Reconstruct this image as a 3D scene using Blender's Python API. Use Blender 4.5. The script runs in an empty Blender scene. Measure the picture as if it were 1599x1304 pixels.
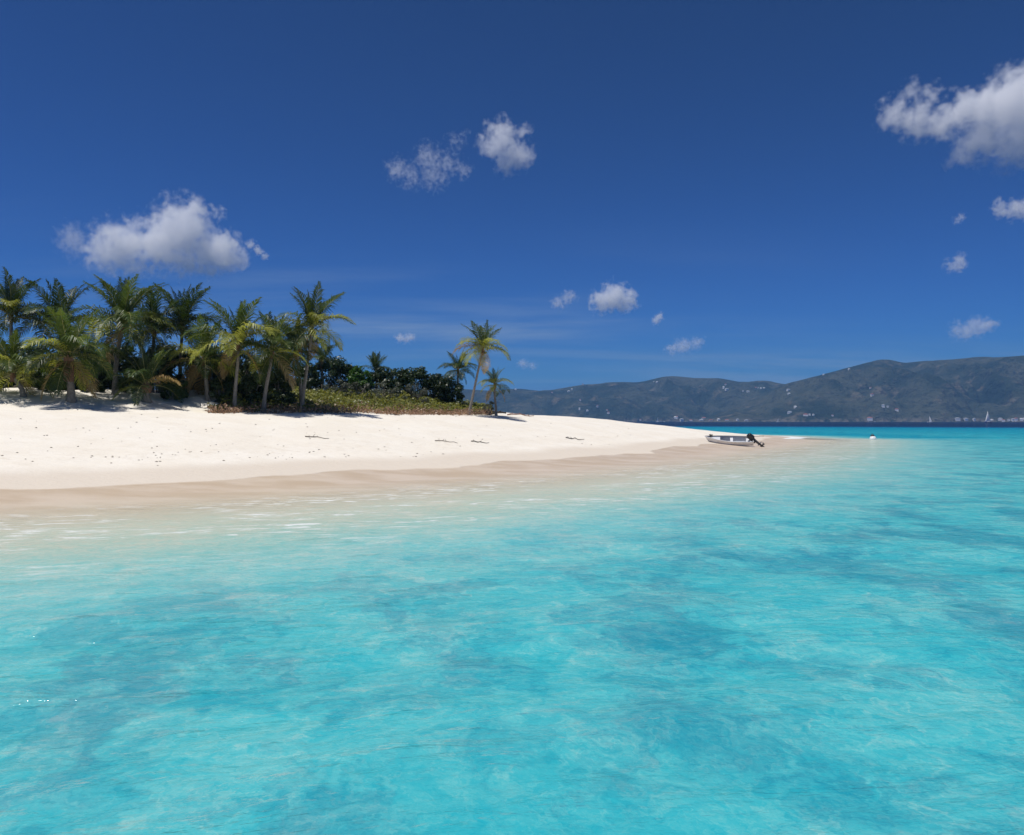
import bpy, math, random
import numpy as np
from mathutils import Vector

S = bpy.context.scene
COL = S.collection
R = math.radians

# ------------------------------------------------------------------ camera, sky, sun
CAM_H, F, HOR = 2.4, 1250.0, 658.0          # eye height (m), focal length and horizon in photo pixels (1599 wide)
cam_d = bpy.data.cameras.new('camera'); cam = bpy.data.objects.new('camera', cam_d); COL.objects.link(cam)
cam_d.sensor_width = 36; cam_d.lens = F / 1599 * 36
cam_d.clip_start = .1; cam_d.clip_end = 90000
cam.location = (0, 0, CAM_H); cam.rotation_euler = (R(90) + math.atan((HOR - 652) / F), 0, 0)
S.camera = cam

SUN = Vector((-.25, -.17, .955)).normalized()
sun_el = math.asin(SUN.z); sun_az = math.atan2(SUN.x, SUN.y)
W = bpy.data.worlds.new('World'); S.world = W; W.use_nodes = True
wn, wl = W.node_tree.nodes, W.node_tree.links
bg = wn['Background']; bg.inputs['Strength'].default_value = .097
sky = wn.new('ShaderNodeTexSky'); sky.sky_type = 'NISHITA'; sky.sun_disc = False
sky.sun_elevation = sun_el; sky.sun_rotation = sun_az
sky.air_density = 1.0; sky.dust_density = .15; sky.ozone_density = 3.0; sky.altitude = 0

sd = bpy.data.lights.new('sun', 'SUN'); so = bpy.data.objects.new('sun', sd); COL.objects.link(so)
sd.energy = 4.2; sd.angle = R(.53); sd.color = (1, .965, .90)
so.rotation_euler = (-SUN).to_track_quat('-Z', 'Y').to_euler(); so.location = (-30, 60, 80)

vs = S.view_settings
vs.view_transform = 'Standard'; vs.look = 'None'; vs.exposure = 0; vs.gamma = 1; vs.use_curve_mapping = False
cy = S.cycles
cy.use_denoising = True; cy.max_bounces = 12; cy.diffuse_bounces = 2; cy.glossy_bounces = 2
cy.transmission_bounces = 4; cy.volume_bounces = 10; cy.transparent_max_bounces = 16
cy.volume_max_steps = 256; cy.use_adaptive_sampling = True; cy.adaptive_threshold = .015
cy.sample_clamp_indirect = 6

# ------------------------------------------------------------------ node helpers
class NT:
    def __init__(s, tree): s.t = tree; s.n = tree.nodes; s.l = tree.links
    def node(s, kind, **kw):
        n = s.n.new(kind)
        for k, v in kw.items(): setattr(n, k, v)
        return n
    def put(s, sock, v):
        if isinstance(v, bpy.types.NodeSocket): s.l.new(v, sock)
        elif v is not None:
            if hasattr(sock, 'default_value') and not isinstance(v, (int, float)) and len(v) == 3 and sock.type == 'RGBA': v = (*v, 1)
            sock.default_value = v
    def math(s, op, a, b=None, c=None, clamp=False):
        n = s.node('ShaderNodeMath', operation=op, use_clamp=clamp)
        s.put(n.inputs[0], a)
        if b is not None: s.put(n.inputs[1], b)
        if c is not None: s.put(n.inputs[2], c)
        return n.outputs[0]
    def vmath(s, op, a, b=None, scale=None):
        n = s.node('ShaderNodeVectorMath', operation=op)
        s.put(n.inputs[0], a)
        if b is not None: s.put(n.inputs[1], b)
        if scale is not None: s.put(n.inputs[3], scale)
        return n.outputs['Value'] if op in ('LENGTH', 'DOT_PRODUCT', 'DISTANCE') else n.outputs[0]
    def ramp(s, v, a, b, lo=0., hi=1., smooth=True):
        n = s.node('ShaderNodeMapRange', interpolation_type='SMOOTHSTEP' if smooth else 'LINEAR')
        for i, x in enumerate((v, a, b, lo, hi)): s.put(n.inputs[i], x)
        return n.outputs[0]
    def noise(s, vec, scale, detail=4, rough=.55, dist=0., out=0):
        n = s.node('ShaderNodeTexNoise')
        s.put(n.inputs['Vector'], vec); s.put(n.inputs['Scale'], scale); s.put(n.inputs['Detail'], detail)
        s.put(n.inputs['Roughness'], rough); s.put(n.inputs['Distortion'], dist)
        return n.outputs[out]
    def mix(s, f, a, b, blend='MIX'):
        n = s.node('ShaderNodeMix', data_type='RGBA', blend_type=blend)
        s.put(n.inputs[0], f); s.put(n.inputs[6], a); s.put(n.inputs[7], b)
        return n.outputs[2]
    def sep(s, v): n = s.node('ShaderNodeSeparateXYZ'); s.put(n.inputs[0], v); return n.outputs
    def comb(s, x, y, z):
        n = s.node('ShaderNodeCombineXYZ')
        for i, v in enumerate((x, y, z)): s.put(n.inputs[i], v)
        return n.outputs[0]
    def bump(s, h, dist, strength=1., normal=None):
        n = s.node('ShaderNodeBump'); s.put(n.inputs['Height'], h); n.inputs['Distance'].default_value = dist
        n.inputs['Strength'].default_value = strength
        if normal is not None: s.put(n.inputs['Normal'], normal)
        return n.outputs[0]
    def mixsh(s, f, a, b):
        n = s.node('ShaderNodeMixShader'); s.put(n.inputs[0], f); s.put(n.inputs[1], a); s.put(n.inputs[2], b)
        return n.outputs[0]

def newmat(name):
    m = bpy.data.materials.new(name); m.use_nodes = True
    t = NT(m.node_tree); b = m.node_tree.nodes['Principled BSDF']
    return m, t, b, m.node_tree.nodes['Material Output']

def simple(name, col, rough=.6, metal=0., var=.12, scale=6., spec=.5):
    m, t, b, o = newmat(name)
    tc = t.node('ShaderNodeTexCoord').outputs['Object']
    n = t.noise(tc, scale, 5, .6)
    f = t.ramp(n, .3, .7, 1 - var, 1 + var, False)
    t.put(b.inputs['Base Color'], t.vmath('SCALE', col, scale=f))
    b.inputs['Roughness'].default_value = rough; b.inputs['Metallic'].default_value = metal
    b.inputs['Specular IOR Level'].default_value = spec
    return m

# ------------------------------------------------------------------ world shader: deep polarised blue with thin high veils
w = NT(W.node_tree)
VEIL = (14.8, 9.2, 20.4)
wd = w.node('ShaderNodeTexCoord').outputs['Generated']
sx = w.sep(wd)
hs = w.node('ShaderNodeHueSaturation'); w.put(hs.inputs['Color'], sky.outputs[0]); hs.inputs['Saturation'].default_value = 1.15
pol = w.mix(1.0, hs.outputs[0], (.40, .60, .86), 'MULTIPLY')
# the polarising filter deepens the whole sky: one curve per channel
pc = w.node('ShaderNodeSeparateColor'); w.put(pc.inputs[0], pol); cc = w.node('ShaderNodeCombineColor')
for i_, (v0, a_, g_) in enumerate(((.72, .205, .72), (1.8, .83, 1.25), (4.6, 3.25, 1.9))):
    w.put(cc.inputs[i_], w.math('MULTIPLY', w.math('POWER', w.math('DIVIDE', w.math('MAXIMUM', pc.outputs[i_], 1e-4), v0), g_), a_))
gl_ = cc.inputs[1].links[0].from_socket; bl_ = cc.inputs[2].links[0].from_socket
w.put(cc.inputs[1], w.math('MINIMUM', gl_, w.math('MULTIPLY', bl_, .50))); pol = cc.outputs[0]
el = w.math('MAXIMUM', sx[2], .02)
cp = w.comb(w.math('DIVIDE', sx[0], w.math('ADD', el, .10)), w.math('DIVIDE', sx[1], w.math('ADD', el, .10)), 0.)
cn = w.noise(w.vmath('ADD', w.vmath('MULTIPLY', cp, (.35, 1.1, 1)), VEIL), 1.1, 6, .6, .3)
big = w.noise(w.vmath('ADD', w.vmath('MULTIPLY', cp, (.20, .45, 1)), VEIL), .55, 2, .5)
veil = w.math('MULTIPLY', w.ramp(cn, .40, .78), w.ramp(big, .42, .62))
veil = w.math('MULTIPLY', veil, w.ramp(sx[2], .28, .10, .05, 1.))
skyc = w.mix(veil, pol, (2.7, 3.6, 4.9))
w.l.new(skyc, bg.inputs['Color'])

# ------------------------------------------------------------------ numeric noise
def vnoise(x, y, seed=0):
    rs = np.random.RandomState(seed); T = rs.rand(256, 256)
    xi = np.floor(x).astype(int); yi = np.floor(y).astype(int); fx = x - xi; fy = y - yi
    fx = fx * fx * (3 - 2 * fx); fy = fy * fy * (3 - 2 * fy)
    a = T[xi & 255, yi & 255]; b = T[(xi + 1) & 255, yi & 255]; c = T[xi & 255, (yi + 1) & 255]; d = T[(xi + 1) & 255, (yi + 1) & 255]
    return (a * (1 - fx) + b * fx) * (1 - fy) + (c * (1 - fx) + d * fx) * fy
def fbm(x, y, oct=4, seed=0, gain=.5):
    s = 0; a = 1; tot = 0
    for i in range(oct):
        s = s + a * (vnoise(x * 2 ** i + 17.3 * i, y * 2 ** i + 5.1 * i, seed + i) - .5) * 2; tot += a; a *= gain
    return s / tot

# ------------------------------------------------------------------ ground plan of the cay
def at_sea(px, py): Y = CAM_H * F / (py - HOR); return ((px - 799.5) / F * Y, Y)
shore_ctrl = [(-420, -260), (-170, -60), (-85, -8), (-46, 8), (-25, 17.5)] + [at_sea(*p) for p in
    ((0, 786), (200, 775), (400, 764), (600, 751), (750, 741), (900, 729), (1000, 719), (1100, 707), (1165, 698.5), (1215, 691.5), (1240, 687))] + \
    [(38, 112), (42, 122), (41, 134), (33, 142), (15, 150), (-30, 165), (-120, 190), (-300, 150), (-460, -60)]
def catmull(P, n):
    P = np.array(P); N = len(P); out = []
    for i in range(N):
        p0, p1, p2, p3 = P[i - 1], P[i], P[(i + 1) % N], P[(i + 2) % N]
        for t in np.linspace(0, 1, n, endpoint=False):
            out.append(.5 * (2 * p1 + (p2 - p0) * t + (2 * p0 - 5 * p1 + 4 * p2 - p3) * t * t + (3 * p1 - p0 - 3 * p2 + p3) * t ** 3))
    return np.array(out)
SH = catmull(shore_ctrl, 6)
def shore_dist(x, y):
    """signed distance to the waterline, + inland"""
    x = np.asarray(x, float); y = np.asarray(y, float); shp = x.shape; x = x.ravel(); y = y.ravel()
    best = np.full(x.shape, 1e18); inside = np.zeros(x.shape, bool)
    for i in range(len(SH)):
        ax, ay = SH[i - 1]; bx, by = SH[i]; dx, dy = bx - ax, by - ay
        t = np.clip(((x - ax) * dx + (y - ay) * dy) / (dx * dx + dy * dy), 0, 1)
        best = np.minimum(best, (x - ax - t * dx) ** 2 + (y - ay - t * dy) ** 2)
        if dy != 0:
            c = ((ay > y) != (by > y)) & (x < dx * (y - ay) / dy + ax); inside ^= c
    return (np.where(inside, 1, -1) * np.sqrt(best)).reshape(shp)
CAPX = [-500, -14, -5, -1, 1.5, 7, 11.5, 14.5, 18, 23, 30, 36, 44]
CAPZ = [7.0, 6.2, 4.4, 3.5, 3.15, 2.95, 2.62, 2.25, 1.95, 1.42, .8, .38, .2]
DEP_D = [0, 2, 4, 7, 10, 14, 19, 30, 60, 120, 170, 220, 270, 350, 600, 3000]
DEP_Z = [0, .03, .08, .18, .34, .82, 1.55, 2.4, 3.4, 4.4, 5.2, 7.5, 14, 26, 38, 40]
MOUNDS = []     # (x, y, radius, height) sand heaped round palm feet
def depth_of(d, x, y):
    z = np.interp(d, DEP_D, DEP_Z)
    far = np.clip((y - 110) / 7, 0, 1) * np.clip((70 - x) / 20, 0, 1)     # the channel side of the spit shelves faster
    return np.where(z < 4, np.minimum(z * (1 + 3.5 * far), np.maximum(z, 4)), z)
def ground(x, y, detail=True):
    x = np.asarray(x, float); y = np.asarray(y, float)
    d = shore_dist(x, y)
    dn = d + (fbm(x / 6, y / 6, 3, 5) * .5) * np.clip((12 - np.abs(d)) / 12, 0, 1)
    up = np.interp(dn, [0, 2.5, 5, 10, 15, 20, 24, 28, 36], [0, .24, .58, 1.38, 2.2, 2.9, 3.15, 3.5, 3.8])
    # vegetated dune, fading out toward the bare spit
    dune = np.clip((d - 21.3) / 6.5, 0, 1); dune = dune * dune * (3 - 2 * dune)
    fade = np.clip((-1.5 - x) / 9, 0, 1)
    up = up + dune * fade * (.95 + .25 * fbm(x / 4, y / 4, 3, 21))
    cap = np.interp(x, CAPX, CAPZ) + .04 * fbm(x / 5, y / 5, 2, 9)
    k = .25; h = np.clip(.5 + .5 * (cap - up) / k, 0, 1); up = np.where(h < 1, cap * (1 - h) + up * h - k * h * (1 - h), up)
    up = np.where(d > 0, np.minimum(up, cap + 5), up)
    dep = -depth_of(-d, x, y) * (1 + .10 * fbm(x / 9, y / 9, 3, 33) * np.clip((-d - 6) / 10, 0, 1))
    z = np.where(dn > 0, up, np.where(d > 0, 0, dep))
    if detail:
        land = np.clip(d / 8, 0, 1)
        z = z + land * (fbm(x / 1.3, y / 1.3, 3, 40) * .03 + fbm(x / 4.5, y / 4.5, 2, 44) * .05)
        z = z + np.clip((d - 19) / 3, 0, 1) * fade * fbm(x / 1.1, y / 1.1, 3, 47) * .12
        for mx, my, mr, mh in MOUNDS:
            z = z + mh * np.exp(-((x - mx) ** 2 + (y - my) ** 2) / mr ** 2)
    return z
def g1(x, y): return float(ground(np.array([x]), np.array([y]))[0])
def hit(px, py, lo=14., hi=150.):
    """where the line of sight through a photo pixel meets the sand"""
    Y = np.linspace(lo, hi, 1400); X = (px - 799.5) / F * Y; Zr = CAM_H + (HOR - py) / F * Y
    k = np.nonzero(ground(X, Y) >= Zr)[0]
    if len(k) == 0: return None
    return float(X[k[0]]), float(Y[k[0]]), float(Zr[k[0]])
def at(px, py, Y): return Vector(((px - 799.5) / F * Y, Y, CAM_H + (HOR - py) / F * Y))

# palm feet read off the photograph: (foot px, foot py)
FEET = {'p3': (110, 626), 'p5': (178, 616), 'p7': (228, 626), 'p9': (325, 626)}
_f = {k: hit(*v) for k, v in FEET.items()}
for k, v in _f.items():
    if v: MOUNDS.append((v[0], v[1] - .2, 1.3, .18))
v = hit(215, 634)
if v: MOUNDS.append((v[0], v[1], 1.6, .22))

# ------------------------------------------------------------------ mesh helpers
def mesh_np(name, verts, faces, smooth=True):
    m = bpy.data.meshes.new(name)
    m.from_pydata([tuple(v) for v in verts] if not isinstance(verts, list) else verts, [], [tuple(f) for f in faces] if not isinstance(faces, list) else faces)
    if smooth: m.polygons.foreach_set('use_smooth', [True] * len(m.polygons))
    m.update(); return m
def quads_mesh(name, V, n_per, smooth=False):
    """V: (N, n_per, 3) separate polygons, fast path"""
    N = V.shape[0]; m = bpy.data.meshes.new(name)
    m.vertices.add(N * n_per); m.vertices.foreach_set('co', V.reshape(-1).astype(np.float32))
    m.loops.add(N * n_per); m.loops.foreach_set('vertex_index', np.arange(N * n_per, dtype=np.int32))
    m.polygons.add(N); m.polygons.foreach_set('loop_start', np.arange(0, N * n_per, n_per, dtype=np.int32))
    m.polygons.foreach_set('loop_total', np.full(N, n_per, np.int32))
    m.update(calc_edges=True); m.validate(); return m
def grid_mesh(name, X, Y, Z):
    ny, nx = X.shape
    m = bpy.data.meshes.new(name); co = np.stack([X, Y, Z], -1).reshape(-1, 3).astype(np.float32)
    m.vertices.add(len(co)); m.vertices.foreach_set('co', co.ravel())
    i = (np.arange(ny - 1)[:, None] * nx + np.arange(nx - 1)[None, :]).ravel()
    q = np.stack([i, i + 1, i + nx + 1, i + nx], -1).astype(np.int32); n = len(q)
    m.loops.add(n * 4); m.loops.foreach_set('vertex_index', q.ravel())
    m.polygons.add(n); m.polygons.foreach_set('loop_start', np.arange(0, n * 4, 4, dtype=np.int32))
    m.polygons.foreach_set('loop_total', np.full(n, 4, np.int32))
    m.polygons.foreach_set('use_smooth', np.ones(n, bool)); m.update(calc_edges=True); return m
def link(name, mesh, mat=None, parent=None, **props):
    o = bpy.data.objects.new(name, mesh); COL.objects.link(o)
    if mat is not None:
        for mm in (mat if isinstance(mat, (list, tuple)) else [mat]): mesh.materials.append(mm)
    if parent is not None: o.parent = parent
    for k, v in props.items(): o[k] = v
    return o
def empty(name, loc, label, cat, group=None, rz=0.):
    o = bpy.data.objects.new(name, None); COL.objects.link(o); o.location = loc; o.rotation_euler = (0, 0, rz)
    o.empty_display_size = .3; o['label'] = label; o['category'] = cat
    if group: o['group'] = group
    return o
def tube(V, Fc, pts, rad, sides=8, cap=True):
    pts = [Vector(p) for p in pts]; b = len(V); n = len(pts); ref = None
    for i, p in enumerate(pts):
        t = (pts[min(i + 1, n - 1)] - pts[max(i - 1, 0)]).normalized()
        if ref is None: ref = t.orthogonal().normalized()
        u = (ref - t * ref.dot(t)).normalized(); ref = u; v_ = t.cross(u)
        r = rad[i] if hasattr(rad, '__len__') else rad
        for k in range(sides):
            a = 2 * math.pi * k / sides; V.append(tuple(p + (u * math.cos(a) + v_ * math.sin(a)) * r))
    for i in range(n - 1):
        for k in range(sides):
            k2 = (k + 1) % sides
            Fc.append((b + i * sides + k, b + i * sides + k2, b + (i + 1) * sides + k2, b + (i + 1) * sides + k))
    if cap:
        Fc.append(tuple(b + k for k in reversed(range(sides)))); Fc.append(tuple(b + (n - 1) * sides + k for k in range(sides)))
def box(V, Fc, c, s):
    b = len(V)
    for dz in (-1, 1):
        for dy in (-1, 1):
            for dx in (-1, 1): V.append((c[0] + dx * s[0] / 2, c[1] + dy * s[1] / 2, c[2] + dz * s[2] / 2))
    for f in ((0, 2, 3, 1), (4, 5, 7, 6), (0, 1, 5, 4), (2, 6, 7, 3), (0, 4, 6, 2), (1, 3, 7, 5)): Fc.append(tuple(b + i for i in f))
def axis(segs):
    """non-uniform axis from (start, end, step) pieces"""
    out = []
    for a, b, n in segs: out.append(np.linspace(a, b, n, endpoint=False))
    return np.concatenate(out + [[segs[-1][1]]])
def geom(a, b, n): return np.geomspace(a, b, n)

# ------------------------------------------------------------------ materials of the setting
def sand_material():
    m, t, b, o = newmat('coral sand')
    P = t.node('ShaderNodeNewGeometry').outputs['Position']; p = t.sep(P)
    n1 = t.noise(P, .35, 4, .6); n2 = t.noise(P, 9., 5, .7); n3 = t.noise(t.vmath('MULTIPLY', P, (.5, 1.2, 1)), 1.6, 4, .6)
    dry = t.mix(t.ramp(n1, .35, .65), (.80, .735, .63), (.83, .775, .68))
    dry = t.mix(t.ramp(n2, .55, .8, 0, .35), dry, (.60, .53, .44))
    n4 = t.noise(P, 1.1, 6, .68)
    dry = t.mix(t.ramp(n4, .50, .68, 0, .30), dry, (.66, .59, .49))
    damp = (.68, .60, .50); wet = t.mix(t.ramp(t.noise(t.vmath('MULTIPLY', P, (.5, 1., 1)), .55, 5, .62), .38, .64), (.545, .43, .305), (.64, .53, .41))
    zn = t.math('ADD', p[2], t.math('MULTIPLY', t.math('SUBTRACT', t.noise(P, .10, 3, .5), .5), .52))
    zn = t.math('ADD', zn, t.math('MULTIPLY', t.math('SUBTRACT', n1, .5), .10))
    c = t.mix(t.ramp(zn, .80, .50), dry, damp)
    wetf = t.ramp(zn, .265, .235)
    c = t.mix(wetf, c, wet)
    # wrack line and leaf litter
    wr = t.math('MULTIPLY', t.ramp(t.math('ABSOLUTE', t.math('SUBTRACT', zn, 1.05)), .28, .0), t.ramp(t.noise(P, 2.6, 6, .7), .50, .70))
    c = t.mix(t.math('MULTIPLY', wr, .45), c, (.60, .51, .40))
    lt = t.node('ShaderNodeAttribute', attribute_name='litter').outputs['Fac']
    ltn = t.ramp(t.math('ADD', lt, t.math('SUBTRACT', t.noise(P, 1.4, 5, .7), .5)), .35, .65)
    c = t.mix(ltn, c, t.mix(t.ramp(n2, .4, .6), (.13, .10, .065), (.24, .19, .12)))
    # seabed: pale sand, darker weed and rubble in drifts
    deep = t.ramp(p[2], -.5, -1.3)
    wp = t.vmath('ADD', P, t.vmath('SCALE', t.noise(t.vmath('MULTIPLY', P, (.35, .9, 0)), 1.3, 3, .6, 0, 1), scale=2.2))
    pt = t.noise(t.vmath('MULTIPLY', wp, (.8, .8, 0)), .30, 8, .68)
    sub = t.mix(t.ramp(pt, .42, .62), (.68, .67, .61), (.24, .31, .34))
    c = t.mix(t.ramp(p[2], .05, -.35), c, t.mix(deep, (.72, .65, .53), sub))
    t.put(b.inputs['Base Color'], c)
    t.put(b.inputs['Roughness'], t.ramp(wetf, 0, 1, .9, .45)); b.inputs['Specular IOR Level'].default_value = .25
    h = t.math('ADD', t.math('MULTIPLY', t.math('ADD', n3, n4), .06), t.math('MULTIPLY', n2, .02))
    h = t.math('MULTIPLY', h, t.math('SUBTRACT', 1., t.math('MULTIPLY', wetf, .9)))
    t.put(b.inputs['Normal'], t.bump(h, 1., .8))
    return m
def water_material():
    m, t, b, o = newmat('sea water')
    t.n.remove(b)
    P = t.node('ShaderNodeNewGeometry').outputs['Position']
    a = t.node('ShaderNodeAttribute', attribute_name='depth').outputs['Fac']
    rot = t.node('ShaderNodeVectorRotate'); rot.rotation_type = 'Z_AXIS'; t.put(rot.inputs['Vector'], P); rot.inputs['Angle'].default_value = R(-14)
    Q = rot.outputs[0]
    wv = t.noise(t.vmath('MULTIPLY', Q, (.55, 1.5, 1)), 1.0, 5, .58, .6)
    rp = t.noise(t.vmath('MULTIPLY', Q, (.7, 1.6, 1)), 3.6, 4, .6, .4)
    h = t.math('ADD', t.math('MULTIPLY', wv, .13), t.math('MULTIPLY', rp, .045))
    nrm = t.bump(h, 1., .9)
    # ripple refraction and caustic-like bright lines, painted into the water's depth tint
    wob = t.vmath('SCALE', t.noise(t.vmath('MULTIPLY', Q, (1., .8, 1)), 1.9, 5, .66, 0, 1), scale=1.1)
    swell = t.noise(t.vmath('MULTIPLY', t.vmath('ADD', Q, wob), (1., .72, 1)), .85, 7, .68)
    fine = t.noise(t.vmath('MULTIPLY', t.vmath('ADD', Q, wob), (1., .85, 1)), 3.0, 8, .70, 1.5)
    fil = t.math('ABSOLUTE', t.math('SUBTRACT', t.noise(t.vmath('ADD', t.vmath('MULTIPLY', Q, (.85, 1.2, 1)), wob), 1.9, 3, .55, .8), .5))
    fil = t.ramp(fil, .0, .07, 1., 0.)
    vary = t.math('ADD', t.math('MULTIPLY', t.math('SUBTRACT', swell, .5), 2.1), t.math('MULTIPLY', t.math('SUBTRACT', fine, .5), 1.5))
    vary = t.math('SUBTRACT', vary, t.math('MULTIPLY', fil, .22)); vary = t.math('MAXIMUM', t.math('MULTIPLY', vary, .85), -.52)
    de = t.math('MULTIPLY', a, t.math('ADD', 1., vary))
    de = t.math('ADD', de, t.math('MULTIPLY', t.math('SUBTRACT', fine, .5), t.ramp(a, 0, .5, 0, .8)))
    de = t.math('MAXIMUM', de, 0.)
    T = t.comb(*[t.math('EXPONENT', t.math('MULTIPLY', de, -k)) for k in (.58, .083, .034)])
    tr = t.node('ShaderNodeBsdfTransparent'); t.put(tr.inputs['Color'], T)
    # what the column sends back: the bed's own pale sand and weed through the water, navy over the channel
    bw = t.vmath('ADD', P, t.vmath('SCALE', t.vmath('SUBTRACT', wob, (.5, .5, .5)), scale=1.5))
    bw = t.vmath('ADD', bw, t.vmath('SCALE', t.noise(t.vmath('MULTIPLY', Q, (.8, 1.1, 0)), .5, 3, .6, 0, 1), scale=2.0))
    pt = t.noise(t.vmath('MULTIPLY', bw, (1., .62, 0)), .50, 10, .70)
    bed = t.mix(t.math('MULTIPLY', t.ramp(pt, .44, .62, 0, .80), t.ramp(a, .6, 1.6)), t.mix(t.ramp(a, .1, 1.1), (.64, .56, .44), (.60, .615, .56)), (.27, .35, .39))
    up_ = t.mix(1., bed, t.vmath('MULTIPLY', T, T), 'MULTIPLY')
    bcol = t.mix(t.ramp(a, 5.0, 20.), up_, (.006, .020, .062))
    body = t.node('ShaderNodeBsdfDiffuse'); t.put(body.inputs['Color'], bcol); t.put(body.inputs['Normal'], t.bump(h, 1., .6))
    bf = t.ramp(a, .01, .22, 0., .95)
    base = t.mixsh(bf, tr.outputs[0], body.outputs[0])
    # foam: thin broken streaks where the swash thins out
    fn = t.noise(t.vmath('MULTIPLY', Q, (.5, 1.7, 1)), 2.3, 7, .68, .8)
    lines = t.noise(t.vmath('MULTIPLY', Q, (.28, 1.0, 1)), .5, 2, .5, .5)
    fm = t.math('MULTIPLY', t.ramp(fn, .51, .64), t.ramp(lines, .42, .54))
    fm = t.math('MULTIPLY', fm, t.math('MULTIPLY', t.ramp(a, .02, .10), t.ramp(a, 1.0, .3)))
    sf = t.node('ShaderNodeAttribute', attribute_name='surf').outputs['Fac']
    fm = t.math('MAXIMUM', fm, t.ramp(t.math('ADD', sf, t.math('MULTIPLY', t.math('SUBTRACT', fn, .5), 1.2)), .35, .75))
    fo = t.node('ShaderNodeBsdfDiffuse'); fo.inputs['Color'].default_value = (.82, .85, .84, 1)
    base = t.mixsh(t.math('MULTIPLY', fm, .85), base, fo.outputs[0])
    fr = t.node('ShaderNodeFresnel'); fr.inputs['IOR'].default_value = 1.33; t.put(fr.inputs['Normal'], nrm)
    gl = t.node('ShaderNodeBsdfGlossy'); gl.inputs['Roughness'].default_value = .08; t.put(gl.inputs['Normal'], nrm)
    ff = t.math('MULTIPLY', t.math('MINIMUM', t.math('MULTIPLY', fr.outputs[0], .55), .36), t.ramp(a, 0, .22))
    sh = t.mixsh(ff, base, gl.outputs[0])
    t.l.new(sh, o.inputs['Surface'])
    return m
def hill_material():
    m, t, b, o = newmat('dry tropical scrub')
    P = t.node('ShaderNodeNewGeometry').outputs['Position']
    n1 = t.noise(P, .0035, 5, .6); n2 = t.noise(P, .03, 5, .65); n3 = t.noise(P, .008, 4, .6)
    c = t.mix(t.ramp(n1, .4, .62), (.022, .036, .024), (.068, .076, .052))
    c = t.mix(t.ramp(n3, .55, .72, 0, .7), c, (.165, .140, .100))
    c = t.mix(t.ramp(n2, .50, .68, 0, .8), c, (.012, .021, .012))
    pz = t.sep(P)[2]
    rock = t.math('MULTIPLY', t.ramp(pz, 26, 6), t.ramp(n2, .40, .6))
    c = t.mix(t.math('MULTIPLY', rock, .7), c, (.19, .165, .14))
    t.put(b.inputs['Base Color'], c); b.inputs['Roughness'].default_value = .95; b.inputs['Specular IOR Level'].default_value = .05
    t.put(b.inputs['Normal'], t.bump(t.math('ADD', n2, t.math('MULTIPLY', n3, 2.5)), 30., 1.))
    return m
M_sand, M_water, M_hill = sand_material(), water_material(), hill_material()

# ------------------------------------------------------------------ beach + seabed: one sheet out to the horizon
xs = np.concatenate([-geom(88, 40000, 22)[::-1], axis([(-86, -40, 60), (-40, 50, 240), (50, 70, 30)]), geom(74, 40000, 24)])
ys = np.concatenate([-geom(14, 4000, 10)[::-1], axis([(-12, 8, 20), (8, 90, 250), (90, 150, 70)]), geom(153, 60000, 34)])
X, Y = np.meshgrid(xs, ys)
bmsh = grid_mesh('beach', X, Y, ground(X, Y)); dd = shore_dist(X, Y); pxg = np.where(Y > 1, X / np.maximum(Y, 1) * F + 799.5, -1e4)
edge = np.where(X > -19.5 - (Y - 53) * .25, 21.8, 27.5) + 1.2 * fbm(X / 3, Y / 3, 2, 15)
lit = np.clip((dd - edge) / 1.6, 0, 1) * np.clip((-.5 - X) / 2.5, 0, 1)
la = bmsh.attributes.new('litter', 'FLOAT', 'POINT'); la.data.foreach_set('value', lit.ravel().astype(np.float32))
beach = link('beach', bmsh, M_sand, kind='structure')

# ------------------------------------------------------------------ sea surface
xs = np.concatenate([-geom(45, 40000, 34)[::-1], axis([(-42, -14, 70), (-14, 14, 190), (14, 60, 110)]), geom(63, 40000, 34)])
ys = np.concatenate([-geom(14, 4000, 10)[::-1], axis([(-12, 4, 24), (4, 22, 170), (22, 60, 160), (60, 140, 110)]), geom(144, 60000, 60)])
X, Y = np.meshgrid(xs, ys)
rs = np.random.RandomState(4); Z = np.zeros_like(X)
sdw = shore_dist(X, Y); DPT = depth_of(-sdw, X, Y); DPT = np.where(sdw > 0, 0, DPT)
for i in range(22):
    wl_ = 0.55 * (7.5 / .55) ** (i / 21); ang = R(rs.normal(112, 26)); amp = .0042 * wl_ ** .75
    kx, ky = math.cos(ang) * 2 * math.pi / wl_, math.sin(ang) * 2 * math.pi / wl_
    att = np.clip(2.2 - np.abs(Y) / (wl_ * 30), 0, 1) * np.clip(9 / np.maximum(np.abs(Y), 1), .08, 1)
    ph = kx * X + ky * Y + rs.rand() * 6.28 + 1.2 * fbm(X / (wl_ * 3), Y / (wl_ * 3), 2, 60 + i)
    Z += amp * att * (np.sin(ph) + .25 * np.sin(2 * ph))
Z *= np.clip(DPT / .8, .12, 1)
# small breakers on the far side of the spit
wm = grid_mesh('sea', X, Y, Z)
at_ = wm.attributes.new('depth', 'FLOAT', 'POINT'); at_.data.foreach_set('value', DPT.ravel().astype(np.float32))
at2 = wm.attributes.new('surf', 'FLOAT', 'POINT'); sfv = np.exp(-((sdw + 1.1) / 1.9) ** 2) * (Y > 110) * (X > 18) * (X < 56); at2.data.foreach_set('value', sfv.ravel().astype(np.float32))
sea = link('sea', wm, M_water, kind='structure')

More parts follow.
